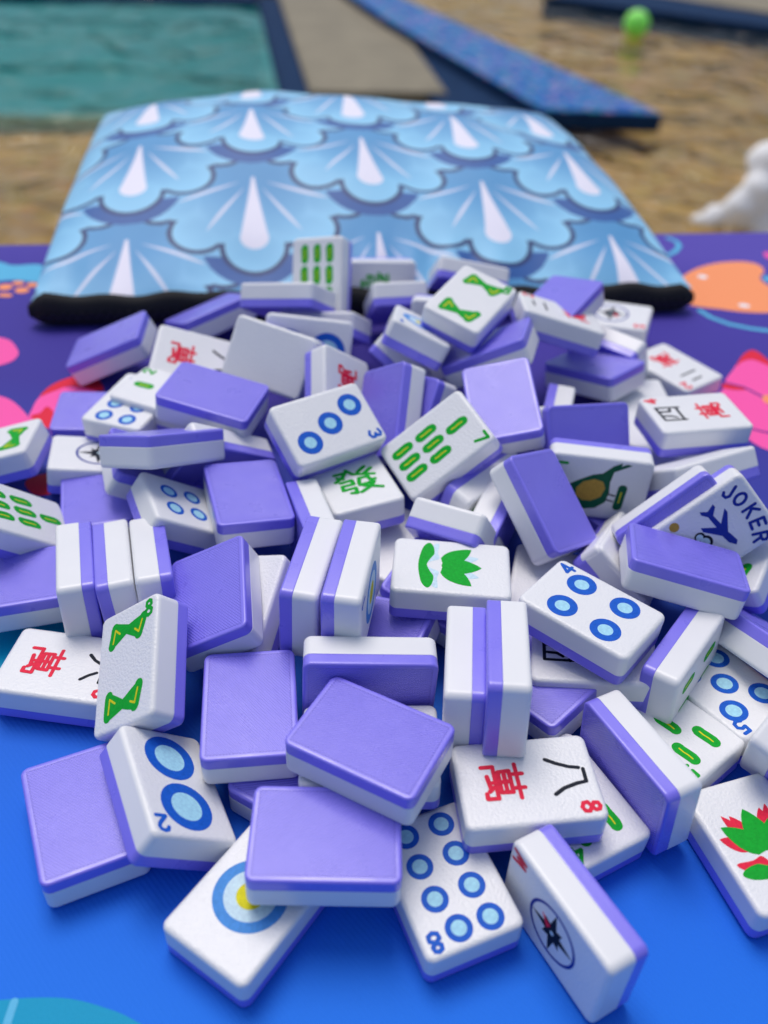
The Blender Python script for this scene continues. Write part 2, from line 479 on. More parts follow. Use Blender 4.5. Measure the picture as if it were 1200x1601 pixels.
for k in range(-1, 9):
    off = 3.0 + (PITCH / 2 if k % 2 else 0.0)
    for i in range(-3, 4):
        scale_print(off + i * PITCH, -23.0 + k * ROW)
hem = sm(2.2, 1.2, py)
colr = colr * (1 - .4 * hem)[..., None] + C_LIGHT * (.4 * hem)[..., None]
verts = np.stack([fx, fy, zz], -1).reshape(-1, 3)
n0 = len(verts)
low = np.stack([fx, fy, np.maximum(0.0012, seam - edge * 0.0105 * np.clip(vv * 9, 0, 1) * np.clip((1.02 - vv) * 9, 0, 1) - (vv < .02) * .002)], -1)[::8, ::8]
idx = np.arange(NU * NV).reshape(NV, NU)
quads = np.stack([idx[:-1, :-1], idx[:-1, 1:], idx[1:, 1:], idx[1:, :-1]], -1).reshape(-1, 4)
pm = bpy.data.meshes.new("pouch_panel")
pm.vertices.add(len(verts)); pm.vertices.foreach_set("co", verts.astype(np.float32).ravel())
pm.loops.add(quads.size); pm.loops.foreach_set("vertex_index", quads.astype(np.int32).ravel())
pm.polygons.add(len(quads)); pm.polygons.foreach_set("loop_start", np.arange(0, quads.size, 4, dtype=np.int32))
pm.polygons.foreach_set("use_smooth", np.ones(len(quads), dtype=bool))
pm.update(calc_edges=True)
ca = pm.color_attributes.new("print", 'FLOAT_COLOR', 'POINT')
ca.data.foreach_set("color", np.concatenate([colr.reshape(-1, 3), np.ones((n0, 1))], 1).astype(np.float32).ravel())
def cloth(name, attr):
    m, nt, p = mat_new(name)
    tc = node(nt, "ShaderNodeTexCoord")
    if attr:
        a = node(nt, "ShaderNodeAttribute", attribute_name="print")
        nt.links.new(a.outputs["Color"], p.inputs["Base Color"])
    else:
        p.inputs["Base Color"].default_value = lin(104, 178, 232)
    p.inputs["Roughness"].default_value = 0.55
    p.inputs["Sheen Weight"].default_value = 0.15
    w1 = node(nt, "ShaderNodeTexWave", wave_type='BANDS', bands_direction='DIAGONAL'); w1.inputs["Scale"].default_value = 300; w1.inputs["Distortion"].default_value = 1
    nt.links.new(tc.outputs["Object"], w1.inputs["Vector"])
    n3 = node(nt, "ShaderNodeTexNoise"); n3.inputs["Scale"].default_value = 38; n3.inputs["Detail"].default_value = 4
    nt.links.new(tc.outputs["Object"], n3.inputs["Vector"])
    ad = node(nt, "ShaderNodeMath", operation='MULTIPLY_ADD'); ad.inputs[1].default_value = 14
    nt.links.new(n3.outputs[0], ad.inputs[0]); nt.links.new(w1.outputs[1], ad.inputs[2])
    b = node(nt, "ShaderNodeBump"); b.inputs["Strength"].default_value = 0.3; b.inputs["Distance"].default_value = 0.0002
    nt.links.new(ad.outputs[0], b.inputs["Height"]); nt.links.new(b.outputs[0], p.inputs["Normal"])
    return m
pm.materials.append(cloth("scallop_print_cloth", True))
pouch = empty("zip_pouch", (-0.03, 0.43, 0), label="puffy light blue zip pouch printed with scalloped shells, lying behind the tiles", category="pouch")
under(link("top_panel", pm), pouch)
lv = low.reshape(-1, 3); h, w_ = low.shape[:2]
li = np.arange(h * w_).reshape(h, w_)
lq = np.stack([li[:-1, :-1], li[1:, :-1], li[1:, 1:], li[:-1, 1:]], -1).reshape(-1, 4)
under(link("bottom_panel", mesh_from("bottom_panel", [tuple(v) for v in lv], [tuple(int(i) for i in q) for q in lq], [cloth("plain_blue_cloth", False)], None, True)), pouch)
# black zip along the front
BLK = simple("black_zip_tape", (0.006, 0.006, 0.008, 1), rough=.8, noise=.3, scale=300, bump=.5, bscale=1500)
def zip_band():
    v, f = [], []
    n = 80
    sec = [(.0006, .0126), (-.0014, .0124), (-.003, .0105), (-.0040, .007), (-.0040, .0038), (-.003, .0014), (-.0008, .0006), (.003, .0005)]
    for i in range(n + 1):
        t = -0.006 + 1.012 * i / n
        p = PA + (PB - PA) * t
        end = min(1, min(i, n - i) / 2.5 + .35)
        wob = .0006 * math.sin(i * .9) + .0005 * math.sin(i * .37 + 1)
        for o, z in sec:
            q = p + Vector((0.185, -0.983)) * (-o * end * 1.0) * -1 * -1
            v.append((q.x + 0.185 * (-o) * 0, q.y, .0059 + (z - .0059) * end + wob * (z / .011)))
    k = len(sec)
    for i in range(n):
        for j in range(k - 1):
            a = i * k + j
            f.append((a, a + 1, a + k + 1, a + k))
    f.append(tuple(range(k))); f.append(tuple(range(n * k + k - 1, n * k - 1, -1)))
    return mesh_from("zip_tape", v, f, [BLK], None, True)
under(link("zip_tape", zip_band()), pouch)
tv, tf = [], []
for i in range(150):
    t = .01 + .98 * i / 149
    p = PA + (PB - PA) * t + Vector((0.185, -0.983)) * .0041
    b = len(tv)
    for dx in (-.00055, .00055):
        for dy in (-.0005, .0005):
            for dz in (-.0009, .0009):
                q = p + (PB - PA).normalized() * dx + Vector((0.185, -0.983)) * dy
                tv.append((q.x, q.y, .0058 + dz + (.0006 if i % 2 else -.0006)))
    tf += [tuple(b + j for j in q) for q in ((0, 1, 3, 2), (4, 6, 7, 5), (0, 4, 5, 1), (2, 3, 7, 6), (0, 2, 6, 4), (1, 5, 7, 3))]
under(link("zip_teeth", mesh_from("zip_teeth", tv, tf, [simple("black_zip_plastic", (.01, .01, .012, 1), rough=.35)]), kind="stuff"), pouch)

# ------------------------------------------------------------------ the pool terrace behind
ZW = -0.75
def P3(u, v, z): x, y = unproject(u, v, z); return (x, y, z)
def water(name, rgb, rough, sc, strength, dist, fac):
    m, nt, p = mat_new(name)
    tc = node(nt, "ShaderNodeTexCoord")
    n1 = node(nt, "ShaderNodeTexNoise"); n1.inputs["Scale"].default_value = sc; n1.inputs["Detail"].default_value = 3; n1.inputs["Distortion"].default_value = .6
    nt.links.new(tc.outputs["Object"], n1.inputs["Vector"])
    b = node(nt, "ShaderNodeBump"); b.inputs["Strength"].default_value = strength; b.inputs["Distance"].default_value = dist
    nt.links.new(n1.outputs[0], b.inputs["Height"])
    out = nt.nodes["Material Output"]
    gl = node(nt, "ShaderNodeBsdfGlossy"); gl.inputs["Roughness"].default_value = rough
    tr = node(nt, "ShaderNodeBsdfTransparent"); tr.inputs["Color"].default_value = rgb
    fr = node(nt, "ShaderNodeFresnel"); fr.inputs["IOR"].default_value = 1.33
    nt.links.new(b.outputs[0], gl.inputs["Normal"]); nt.links.new(b.outputs[0], fr.inputs["Normal"])
    k = node(nt, "ShaderNodeMath", operation='MULTIPLY'); k.inputs[1].default_value = fac
    nt.links.new(fr.outputs[0], k.inputs[0])
    mx = node(nt, "ShaderNodeMixShader")
    nt.links.new(k.outputs[0], mx.inputs[0]); nt.links.new(tr.outputs[0], mx.inputs[1]); nt.links.new(gl.outputs[0], mx.inputs[2])
    nt.links.new(mx.outputs[0], out.inputs["Surface"])
    nt.nodes.remove(p)
    return m
def pebble():
    m, nt, p = mat_new("brown_pebble_floor")
    tc = node(nt, "ShaderNodeTexCoord")
    v = node(nt, "ShaderNodeTexVoronoi"); v.inputs["Scale"].default_value = 16
    n1 = node(nt, "ShaderNodeTexNoise"); n1.inputs["Scale"].default_value = 3.2; n1.inputs["Detail"].default_value = 6
    nt.links.new(tc.outputs["Object"], v.inputs["Vector"]); nt.links.new(tc.outputs["Object"], n1.inputs["Vector"])
    cr = node(nt, "ShaderNodeValToRGB"); e = cr.color_ramp.elements
    e[0].position = .3; e[0].color = lin(158, 136, 76); e[1].position = .72; e[1].color = lin(200, 176, 108)
    nt.links.new(n1.outputs[0], cr.inputs[0])
    mx = node(nt, "ShaderNodeMix", data_type='RGBA'); mx.inputs[0].default_value = .05
    nt.links.new(cr.outputs[0], mx.inputs[6]); nt.links.new(v.outputs["Color"], mx.inputs[7])
    hs = node(nt, "ShaderNodeMix", data_type='RGBA', blend_type='MULTIPLY'); hs.inputs[0].default_value = .75; hs.inputs[7].default_value = lin(226, 208, 144)
    nt.links.new(mx.outputs[2], hs.inputs[6]); nt.links.new(hs.outputs[2], p.inputs["Base Color"])
    p.inputs["Roughness"].default_value = .7
    return m
def sheet(name, pts, mat, **kw):
    me = mesh_from(name, pts, [tuple(range(len(pts)))], [mat])
    return link(name, me, None, **kw)
def frame_pts(x0, x1, y0, y1, z): return [(loc2(a, b).x, loc2(a, b).y, z) for a, b in ((x0, y0), (x1, y0), (x1, y1), (x0, y1))]
sheet("ground", [(-60, -60, ZW - .95), (60, -60, ZW - .95), (60, 60, ZW - .95), (-60, 60, ZW - .95)], simple("ground_soil", (.2, .17, .12, 1), rough=.9, noise=.3, scale=1.5), kind="structure")
BED = pebble()
PX0, PX1, PY0, PY1 = -7.0, 0.215, 3.10, 4.66             # the deep pool, in the terrace frame
sheet("shallow_pool_floor", frame_pts(-7, 9, -6, PY0, ZW - .06), BED, kind="structure")
sheet("shallow_pool_floor", frame_pts(.6, 9, PY0, 12, ZW - .06), BED, kind="structure")
sheet("shallow_water", frame_pts(-7, 9, -6, PY0, ZW), water("shallow_water", (.97, .95, .88, 1), .06, 5.0, 1.0, .09, 1.1), kind="structure")
sheet("shallow_water", frame_pts(.76, 9, PY0, 12, ZW), bpy.data.materials["shallow_water"], kind="structure")
TEALP = simple("teal_pool_plaster", lin(150, 224, 222), rough=.6, noise=.12, scale=3)
pool_f = [frame_pts(PX0, PX1, PY0, PY1, ZW - .9)]
bv = []
for z in (ZW - .9, ZW - .012): bv += frame_pts(PX0, PX1, PY0, PY1, z)
link("deep_pool_basin", mesh_from("deep_pool_basin", bv, [(0, 1, 2, 3), (4, 5, 1, 0), (5, 6, 2, 1), (6, 7, 3, 2), (7, 4, 0, 3)], [TEALP]), None, kind="structure")
sheet("deep_pool_water", frame_pts(PX0, PX1, PY0, PY1, ZW - .004), water("deep_water", (.6, .8, .8, 1), .05, 3.2, .8, .1, .8), kind="structure")
NAVYT = simple("navy_pool_tile", lin(26, 52, 86), rough=.7, noise=.35, scale=22, spec=.05)
DECKM = simple("beige_terrace_stone", lin(132, 124, 104), rough=.75, noise=.35, scale=9)
def coping(name, label, x0, x1, y0, y1, z0, z1, mat):
    me = slab(x0, x1, y0, y1, z0, z1, .008); me.materials.append(mat)
    return link(name, me, None, label=label, category="pool edge")
coping("pool_coping", "dark blue tiled coping along the right edge of the teal pool", PX1 + .002, PX1 + .10, PY0 + .13, PY1 + .1, ZW - .1, ZW + .012, NAVYT)
coping("pool_coping", "dark blue tiled band along the far edge of the teal pool", PX0, PX1 - .002, PY1 + .004, PY1 + .26, ZW - .1, ZW + .012, NAVYT)
me = slab(PX1 + .103, .80, PY0 + .18, 12, ZW - .1, ZW + .016, .006); me.materials.append(DECKM)
link("terrace_deck", me, None, kind="structure")
me = slab(PX0, PX1 + .1, PY1 + .264, 14, ZW - .1, ZW + .02, .006); me.materials.append(DECKM)
link("terrace_deck", me, None, kind="structure")
me = slab(-1.02, -.72, PY1 + .02, PY1 + .24, ZW + .0125, ZW + .03, .006); me.materials.append(DECKM)
link("stone_block", me, None, label="small beige stone slab on the far pool edge", category="stone")
def mosaic():
    m, nt, p = mat_new("iridescent_mosaic")
    tc = node(nt, "ShaderNodeTexCoord")
    v = node(nt, "ShaderNodeTexVoronoi"); v.inputs["Scale"].default_value = 60; v.feature = 'F1'
    nt.links.new(tc.outputs["Object"], v.inputs["Vector"])
    hue = node(nt, "ShaderNodeSeparateColor"); nt.links.new(v.outputs["Color"], hue.inputs[0])
    cr = node(nt, "ShaderNodeValToRGB"); e = cr.color_ramp.elements
    e[0].position = 0; e[0].color = lin(30, 70, 140); e[1].position = 1; e[1].color = lin(150, 150, 200)
    for pos, c in ((.3, (34, 96, 176)), (.55, (48, 124, 192)), (.72, (52, 150, 160)), (.86, (96, 98, 176)), (.93, (176, 140, 190))):
        q = e.new(pos); q.color = lin(*c)
    nt.links.new(hue.outputs[0], cr.inputs[0]); nt.links.new(cr.outputs[0], p.inputs["Base Color"])
    p.inputs["Roughness"].default_value = .5
    p.inputs["Specular IOR Level"].default_value = .08
    return m
MOS = mosaic()
def prism(name, top, zt, zb, mats, topmat=0):
    n = len(top)
    v = [(x, y, zt) for x, y in top] + [(x, y, zb) for x, y in top]
    f = [tuple(range(n))] + [(i, n + i, n + (i + 1) % n, (i + 1) % n) for i in range(n)]
    me = mesh_from(name, v, f, mats, [topmat] + [len(mats) - 1] * n)
    bm = bmesh.new(); bm.from_mesh(me); bmesh.ops.recalc_face_normals(bm, faces=bm.faces[:])
    bmesh.ops.bevel(bm, geom=[e for e in bm.edges if abs(e.verts[0].co.z - zt) < 1e-5 and abs(e.verts[1].co.z - zt) < 1e-5], offset=.004, segments=2, affect='EDGES')
    bm.to_mesh(me); bm.free()
    return me
ZT = ZW + .05
wall_top = [unproject(848, 171, ZT), unproject(1036, 178, ZT), unproject(640, 2, ZT), unproject(520, -60, ZT), unproject(470, -60, ZT), unproject(600, 28, ZT)]
link("mosaic_wall", prism("mosaic_wall", wall_top, ZT, ZW - .01, [MOS, NAVYT]), None, label="low wall topped with iridescent blue mosaic between the pools", category="wall")
ch = [unproject(846, 178, ZW + .008), unproject(600, 34, ZW + .008), unproject(560, 0, ZW + .008), unproject(556, 60, ZW + .008), unproject(604, 96, ZW + .008), unproject(655, 135, ZW + .008), unproject(690, 172, ZW + .008)]
link("pool_gutter", prism("pool_gutter", ch, ZW + .008, ZW - .01, [NAVYT]), None, label="dark blue tiled gutter along the left side of the mosaic wall", category="gutter")
ZR = ZW + .03
rim = [unproject(850, -6, ZR), unproject(1030, 18, ZR), unproject(1300, 56, ZR), unproject(1300, 40, ZR), unproject(1060, -2, ZR), unproject(960, -16, ZR)]
link("pool_edge", prism("pool_edge", rim, ZR, ZW - .08, [NAVYT]), None, label="dark blue tiled rim curving behind the green ball", category="pool edge")
back = [unproject(960, -17, ZR - .01), unproject(1060, -3, ZR - .01), unproject(1320, 38, ZR - .01), unproject(1500, -60, ZR - .01), unproject(1000, -90, ZR - .01)]
link("terrace_deck", prism("terrace_deck", back, ZR - .01, ZW - .08, [DECKM]), None, kind="structure")

# green ball afloat in the shallow pool
bx, by_ = unproject(995, 37, ZW + .045)
bm = bmesh.new(); bmesh.ops.create_uvsphere(bm, u_segments=32, v_segments=20, radius=.056)
me = bpy.data.meshes.new("ball"); bm.to_mesh(me); bm.free()
for p_ in me.polygons: p_.use_smooth = True
gm = simple("lime_green_plastic", lin(150, 255, 110), rough=.4, noise=.04, scale=30)
gp = gm.node_tree.nodes["Principled BSDF"]; gp.inputs["Subsurface Weight"].default_value = .9; gp.inputs["Subsurface Radius"].default_value = (.05, .09, .03); gp.inputs["Subsurface Scale"].default_value = 1.0
me.materials.append(gm)
o = link("float_ball", me, None, label="lime green ball floating in the brown shallow pool", category="ball"); o.location = (bx, by_, ZW + .045)

# bubbling jet of white water
FOAM = simple("white_water_foam", (.9, .9, .91, 1), rough=.6, noise=.03, scale=20, bump=.6, bscale=90)
fp = FOAM.node_tree.nodes["Principled BSDF"]; fp.inputs["Subsurface Weight"].default_value = .8; fp.inputs["Subsurface Radius"].default_value = (.05, .05, .05); fp.inputs["Subsurface Scale"].default_value = 1.0
jx, jy = unproject(1192, 352, ZW)
bm = bmesh.new()
rr = random.Random(5)
blobs = [(0, 0, .01, .075), (.02, 0, .09, .062), (.035, .01, .17, .05), (.05, 0, .225, .032), (-.02, 0, .13, .04), (-.05, -.01, .07, .045), (-.085, -.02, .035, .036), (-.125, -.02, .018, .024), (-.16, -.02, .01, .014), (.08, 0, .12, .06), (.09, 0, .04, .07), (.10, .01, .2, .035)]
for x, y, z, r in [(x * 1.15, y, z * 1.35, r * 1.3) for x, y, z, r in blobs]:
    for k in range(3):
        s = r * rr.uniform(.6, 1.0); q = (x + rr.uniform(-.4, .4) * r, y + rr.uniform(-.4, .4) * r, z + rr.uniform(-.3, .4) * r)
        g = bmesh.ops.create_icosphere(bm, subdivisions=3, radius=s, matrix=Matrix.Translation(q))
        for vt in g['verts']:
            c = vt.co - Vector(q)
            vt.co = Vector(q) + c * (1 + .05 * math.sin(c.x * 170 + k) * math.sin(c.y * 150 + 2 * k) + .05 * math.sin(c.z * 130 + k))
me = bpy.data.meshes.new("foam"); bm.to_mesh(me); bm.free()
for p_ in me.polygons: p_.use_smooth = True
me.materials.append(FOAM)
o = link("water_jet", me, None, label="white frothing water jet in the shallow pool behind the mat's right end", category="fountain"); o.location = (jx, jy, ZW)
rm = o.modifiers.new("merge", 'REMESH'); rm.mode = 'VOXEL'; rm.voxel_size = .008; rm.use_smooth_shade = True
smm = o.modifiers.new("soften", 'SMOOTH'); smm.iterations = 6


# ------------------------------------------------------------------ the two blocks of a tile
HW, HL, HT, SPLIT = 10.6175, 15.0, 4.6225, -4.6225 + 3.19
def rrect(hw, hl, r, n=6):
    out = []
    for cx, cy, a0 in ((hw - r, hl - r, 0), (-hw + r, hl - r, 90), (-hw + r, -hl + r, 180), (hw - r, -hl + r, 270)):
        for k in range(n + 1):
            a = math.radians(a0 + 90 * k / n)
            out.append((cx + r * math.cos(a), cy + r * math.sin(a)))
    return out
def block(name, prof, mat, flip):
    """prof: (inset, z) from the open end to the closed cap."""
    v, f = [], []
    rings = []
    for ins, z in prof:
        r = max(0.25, 1.9 - ins)
        ring = rrect(HW - ins, HL - ins, r)
        rings.append(list(range(len(v), len(v) + len(ring))))
        v += [(x * MM, y * MM, z * MM) for x, y in ring]
    for a, b in zip(rings, rings[1:]):
        n = len(a)
        for i in range(n):
            j = (i + 1) % n
            q = (a[i], a[j], b[j], b[i])
            f.append(q if not flip else q[::-1])
    f.append(tuple(rings[-1]) if not flip else tuple(rings[-1][::-1]))
    f.append(tuple(rings[0][::-1]) if not flip else tuple(rings[0]))
    me = mesh_from(name, v, f, [mat], None, True)
    me.polygons[len(f) - 1].use_smooth = False
    return me
def fillet(r, z_top, s, n=4):
    return [(r * (1 - math.cos(math.radians(90 * k / n))), z_top - s * r * (1 - math.sin(math.radians(90 * k / n)))) for k in range(n + 1)]
FACE_ME = block("face_block", [(0.03, SPLIT), (0.0, SPLIT + 0.05)] + [(0.0, SPLIT + 0.3), (0.0, HT - 1.4)] + fillet(1.05, HT, 1) + [(1.5, HT)], WHITE, False)
BACK_ME = block("back_block", [(0.05, SPLIT - 0.01), (0.02, SPLIT - 0.06), (0.02, SPLIT - 0.3), (0.02, -HT + 1.0)] + fillet(0.55, -HT, -1) + [(1.0, -HT)], PURPLE, True)

# ------------------------------------------------------------------ painted symbols (x to the right, y up, mm)
def S_(): return Shape(HT + 0.005)
def dotm(r, ri):
    s = S_(); s.disc(0, 0, r, 0); s.disc(0, 0, ri, 1); return s.mesh("painted_dot", [BLUE, LBLUE])
def dot1m():
    s = S_(); s.disc(0, 0, 7.6, 0, 48); s.disc(0, 0, 5.4, 1, 48); s.disc(0, 0, 2.9, 2); return s.mesh("painted_dot", [SKYB, PALE, YEL])
def stickm(h=7.4, w=2.9):
    s = S_(); s.stroke([(0, -h / 2 + w / 2), (0.12, -h / 4 + .2), (0, 0), (-.1, h / 4 - .2), (0, h / 2 - w / 2)], w, 0, 0.07)
    s.stroke([(0, -1.9), (0.1, -.6), (-.05, .6), (0.05, 1.9)], 0.36, 1); return s.mesh("bamboo_stick", [GREEN, YEL])
def bowm(top):
    s = S_()
    if top: L, Lt, C, Rb, Rt = (-5.5, 6.4), (-4.7, 10.5), (-.1, 8.9), (4.3, 6.5), (5.8, 10.1)
    else: L, Lt, C, Rb, Rt = (-5.3, -11.0), (-5.2, -6.3), (-.1, -9.3), (4.4, -10.8), (5.5, -6.3)
    mid = lambda p, q, t=.5: (p[0] + (q[0] - p[0]) * t, p[1] + (q[1] - p[1]) * t)
    for p, q, w in ((L, Lt, 2.7), (Lt if top else L, C, 2.3), (L if top else Lt, C, 1.9), (Rb, Rt, 2.8), (Rb, C, 2.2), (Rt, C, 1.9)):
        s.stroke([p, mid(p, q), q], w, 0, .08)
    s.poly([L, Lt, C], 0); s.poly([Rb, Rt, C], 0)
    if top: ys = [[(-5.1, 6.8), (-4.5, 10.0), (-2.7, 8.6)], [(2.9, 8.0), (4.4, 6.9), (5.4, 9.6)]]
    else: ys = [[(-5.0, -10.4), (-4.8, -7.0), (-2.8, -8.4)], [(2.8, -9.5), (4.4, -10.2), (5.2, -7.0)]]
    for q in ys: s.stroke(q, 0.5, 1)
    return s.mesh("bamboo_stick", [GREEN, YEL])
DIG = {'1': [[(-.8, 1.2), (0, 2), (0, -2)]], '2': [[(-1.2, 1), (-.8, 1.8), (0, 2.05), (.9, 1.75), (1.2, 1), (.8, .1), (-1.2, -2), (1.3, -2)]],
       '3': [[(-1.1, 1.6), (0, 2.05), (1, 1.5), (.9, .6), (0, .15), (1.1, -.4), (1.1, -1.4), (0, -2.05), (-1.2, -1.5)]],
       '4': [[(.7, -2), (.7, 2), (-1.3, -.8), (1.4, -.8)]], '5': [[(1.1, 2), (-.8, 2), (-.95, .3), (.3, .5), (1.2, -.3), (1, -1.5), (0, -2.05), (-1.2, -1.5)]],
       '6': [[(.9, 1.8), (0, 1.9), (-.9, .6), (-1.15, -.9), (-.6, -1.9), (.4, -2), (1.15, -1.2), (.9, -.2), (0, .15), (-.9, -.4)]],
       '7': [[(-1.3, 2), (1.3, 2), (-.3, -2)]],
       '8': [[(0, .15), (-.95, .8), (-.8, 1.7), (0, 2.05), (.8, 1.7), (.95, .8), (0, .15), (-1.15, -.6), (-1, -1.6), (0, -2.05), (1, -1.6), (1.15, -.6), (0, .15)]],
       '9': [[(-.9, -1.8), (0, -1.9), (.9, -.6), (1.15, .9), (.6, 1.9), (-.4, 2), (-1.15, 1.2), (-.9, .2), (0, -.15), (.9, .4)]],
       'W': [[(-1.6, 2), (-.8, -2), (0, .8), (.8, -2), (1.6, 2)]], 'S': [[(1.1, 1.5), (0, 2.05), (-1.1, 1.4), (-.8, .4), (.9, -.4), (1.1, -1.4), (0, -2.05), (-1.2, -1.5)]]}
def num(ch, mat, cx=7.6, cy=11.7, k=0.92):
    s = S_()
    for st in DIG[ch]: s.stroke([(cx + x * k, cy + y * k) for x, y in st], 0.92, 0)
    return s.mesh("index_numeral", [mat])
def wan():
    s = S_()
    for st in ([(-4.1, -2.1), (4.1, -2.1)], [(-1.7, -.9), (-1.7, -3.2)], [(1.7, -.9), (1.7, -3.2)],
               [(-2.6, -3.6), (2.6, -3.6), (2.5, -6.0), (-2.5, -6.0), (-2.6, -3.6)], [(-2.5, -4.8), (2.5, -4.8)], [(0, -3.6), (.05, -8.3)],
               [(-3.9, -9.4), (-3.9, -6.9), (3.9, -6.9), (3.8, -9.2), (2.6, -9.2)], [(-1.6, -8.5), (1.7, -8.1)], [(1.2, -7.5), (2.1, -8.5)]):
        s.stroke(st, 0.98, 0, 0.08)
    return s.mesh("wan_character", [RED])
CHN = {'8': [[(-1.9, 11.5), (-2.3, 9.5), (-3.4, 6.9), (-4.6, 4.8)], [(-1.5, 12.4), (1.6, 12.3), (1.9, 10.2), (2.8, 7.2), (4.1, 5.1)]],
       '4': [[(-3.9, 4.6), (-3.7, 11.6), (3.5, 12.0), (3.2, 4.4)], [(-4.0, 5.4), (3.3, 5.4)], [(-1.3, 11.6), (-1.6, 8.6), (-2.6, 7.2)], [(1.1, 11.8), (1.0, 8.2), (2.4, 7.7)]],
       '2': [[(-2.4, 10.4), (2.4, 10.5)], [(-3.8, 6.0), (3.9, 6.1)]],
       '6': [[(-.2, 12.2), (.3, 10.8)], [(-4.3, 9.6), (4.3, 9.8)], [(-1.6, 8.2), (-2.4, 6.6), (-4.0, 4.9)], [(1.4, 8.3), (2.4, 6.8), (4.0, 5.2)]]}
def chn(k):
    s = S_()
    for st in CHN[k]: s.stroke(st, 0.85, 0, 0.1)
    return s.mesh("number_character", [BLACK])
def fa():
    s = S_()
    for st in ([(-5.0, 3.0), (-1.6, 3.1), (-3.2, 1.0), (-5.6, -.6)], [(-4.6, 1.3), (-3.1, .3)], [(-1.2, 4.2), (.2, 1.6), (6.2, -.4)], [(4.6, 4.2), (2.0, 2.2)], [(6.2, 2.8), (3.6, .9)],
               [(-4.4, -1.4), (-1.0, -1.2), (-1.0, -3.2), (-4.4, -3.2), (-4.7, -5.2), (-1.0, -5.1), (-1.3, -7.6), (-2.8, -7.2)],
               [(.6, -3.4), (1.4, -1.0), (4.0, -1.0), (4.2, -2.9), (5.6, -2.9)], [(.6, -4.3), (4.9, -4.2), (3.0, -6.2), (.0, -7.7)], [(1.6, -5.0), (6.4, -7.4)]):
        s.stroke(st, 1.25, 0, 0.08)
    return s.mesh("fa_character", [GREEN])
def windm():
    s = S_(); s.ring(0, -.4, 6.9, 0.7, 0, 48)
    for k in range(8):
        a = math.radians(45 * k + 90); R = 6.2 if k % 2 == 0 else 3.6
        w = .55
        s.poly([(0, -.4), (1.9 * math.cos(a - w), -.4 + 1.9 * math.sin(a - w)), (R * math.cos(a), -.4 + R * math.sin(a)), (1.9 * math.cos(a + w), -.4 + 1.9 * math.sin(a + w))], 1)
    s.poly([(-.3, 1.2), (2.5, 3.1), (1.4, .3)], 2)
    s.disc(0, -.4, .55, 3, 12)
    return s.mesh("compass_star", [NAVY, BLACK, RED, PALE])
def petal(s, x0, y0, x1, y1, w, mi, n=10):
    d = Vector((x1 - x0, y1 - y0)); L = d.length; d.normalize(); nn = Vector((-d.y, d.x))
    L_, R_ = [], []
    for k in range(n + 1):
        t = k / n
        ww = w * math.sin(math.pi * min(1, t * .94 + .06) ** .8) ** .8 if 0 < t < 1 else 0.0
        p = Vector((x0, y0)) + d * L * t
        L_.append((p.x + nn.x * ww, p.y + nn.y * ww)); R_.append((p.x - nn.x * ww, p.y - nn.y * ww))
    s.poly(L_ + R_[::-1][1:-1], mi)
def lotus(tip, mats):
    s = S_()
    s.poly(smooth_loop([(-8.7, -3.4), (-5, -3.6), (-2.6, -3.2), (-1.4, -5.2), (0, -6.4), (1.4, -5.2), (2.6, -3.2), (5, -3.6), (8.7, -3.4), (7.6, -5.2), (3.6, -6.4), (0, -7), (-3.6, -6.4), (-7.6, -5.2)], 4), 1)
    s.poly(smooth_loop([(-8.9, -6.0), (-7.6, -4.9), (-4.6, -4.5), (-2.6, -5.4), (0, -6.3), (2.6, -5.4), (4.6, -4.5), (7.6, -4.9), (8.9, -6.0), (7.2, -7.4), (3.6, -8.2), (0, -8.5), (-3.6, -8.2), (-7.2, -7.4)], 4), 0)
    for x in (-3.8, 3.8): petal(s, x * .5, 0, x, 6.9, 1.6, 1)
    if mats[1] is RED:
        for x in (-9.0, 9.0): petal(s, x * .4, -1, x, 2.6, 1.7, 1)
        for x in (-5.6, 5.6): petal(s, x * .5, 0, x, 7.4, 1.3, 1)
    for x, y, w in ((-7.2, 5.0, 2.5), (7.2, 5.0, 2.5), (0, 7.6, 2.9)): petal(s, x * .12, -2.4, x, y, w, 0)
    s.poly([(-5.6, 1.4), (-3, -1.8), (0, -2.6), (3, -1.8), (5.6, 1.4), (2.5, 2.4), (0, 3), (-2.5, 2.4)], 0)
    return s.mesh("lotus_flower", mats)
def birdm():
    s = S_()
    s.poly([(-7.6, 3.4), (-6.8, -.6), (-4.4, -3.2), (-1, -3.8), (2.6, -3.4), (6.2, -3.9), (9.0, -8.6), (9.3, -7.2), (8.4, -5.6), (9.6, -5.8), (8.2, -3.4), (5.4, -.8), (4.6, 2), (2.6, 5.4), (0.4, 8.6), (-3.6, 11), (-6.6, 12), (-6.2, 9), (-7.4, 6.4)], 0)
    s.poly([(-4.4, 1.0), (-2.6, -1.6), (.4, -2.4), (2.6, -1.4), (3.2, 1.2), (2.0, 4.2), (-.4, 6), (-3, 5.6), (-4.4, 3.6)], 1)
    s.stroke([(-3.4, -3.2), (-3.8, -5.4)], .5, 2); s.stroke([(-1.4, -3.6), (-1.8, -5.6)], .5, 2)
    s.stroke([(-5.4, -7), (-2.4, -7.2), (.9, -7.4)], 2.7, 0, .06); s.stroke([(-4, -7.1), (-.4, -7.3)], .36, 3)
    return s.mesh("painted_bird", [DGREEN, OCHRE, BLACK, YEL])
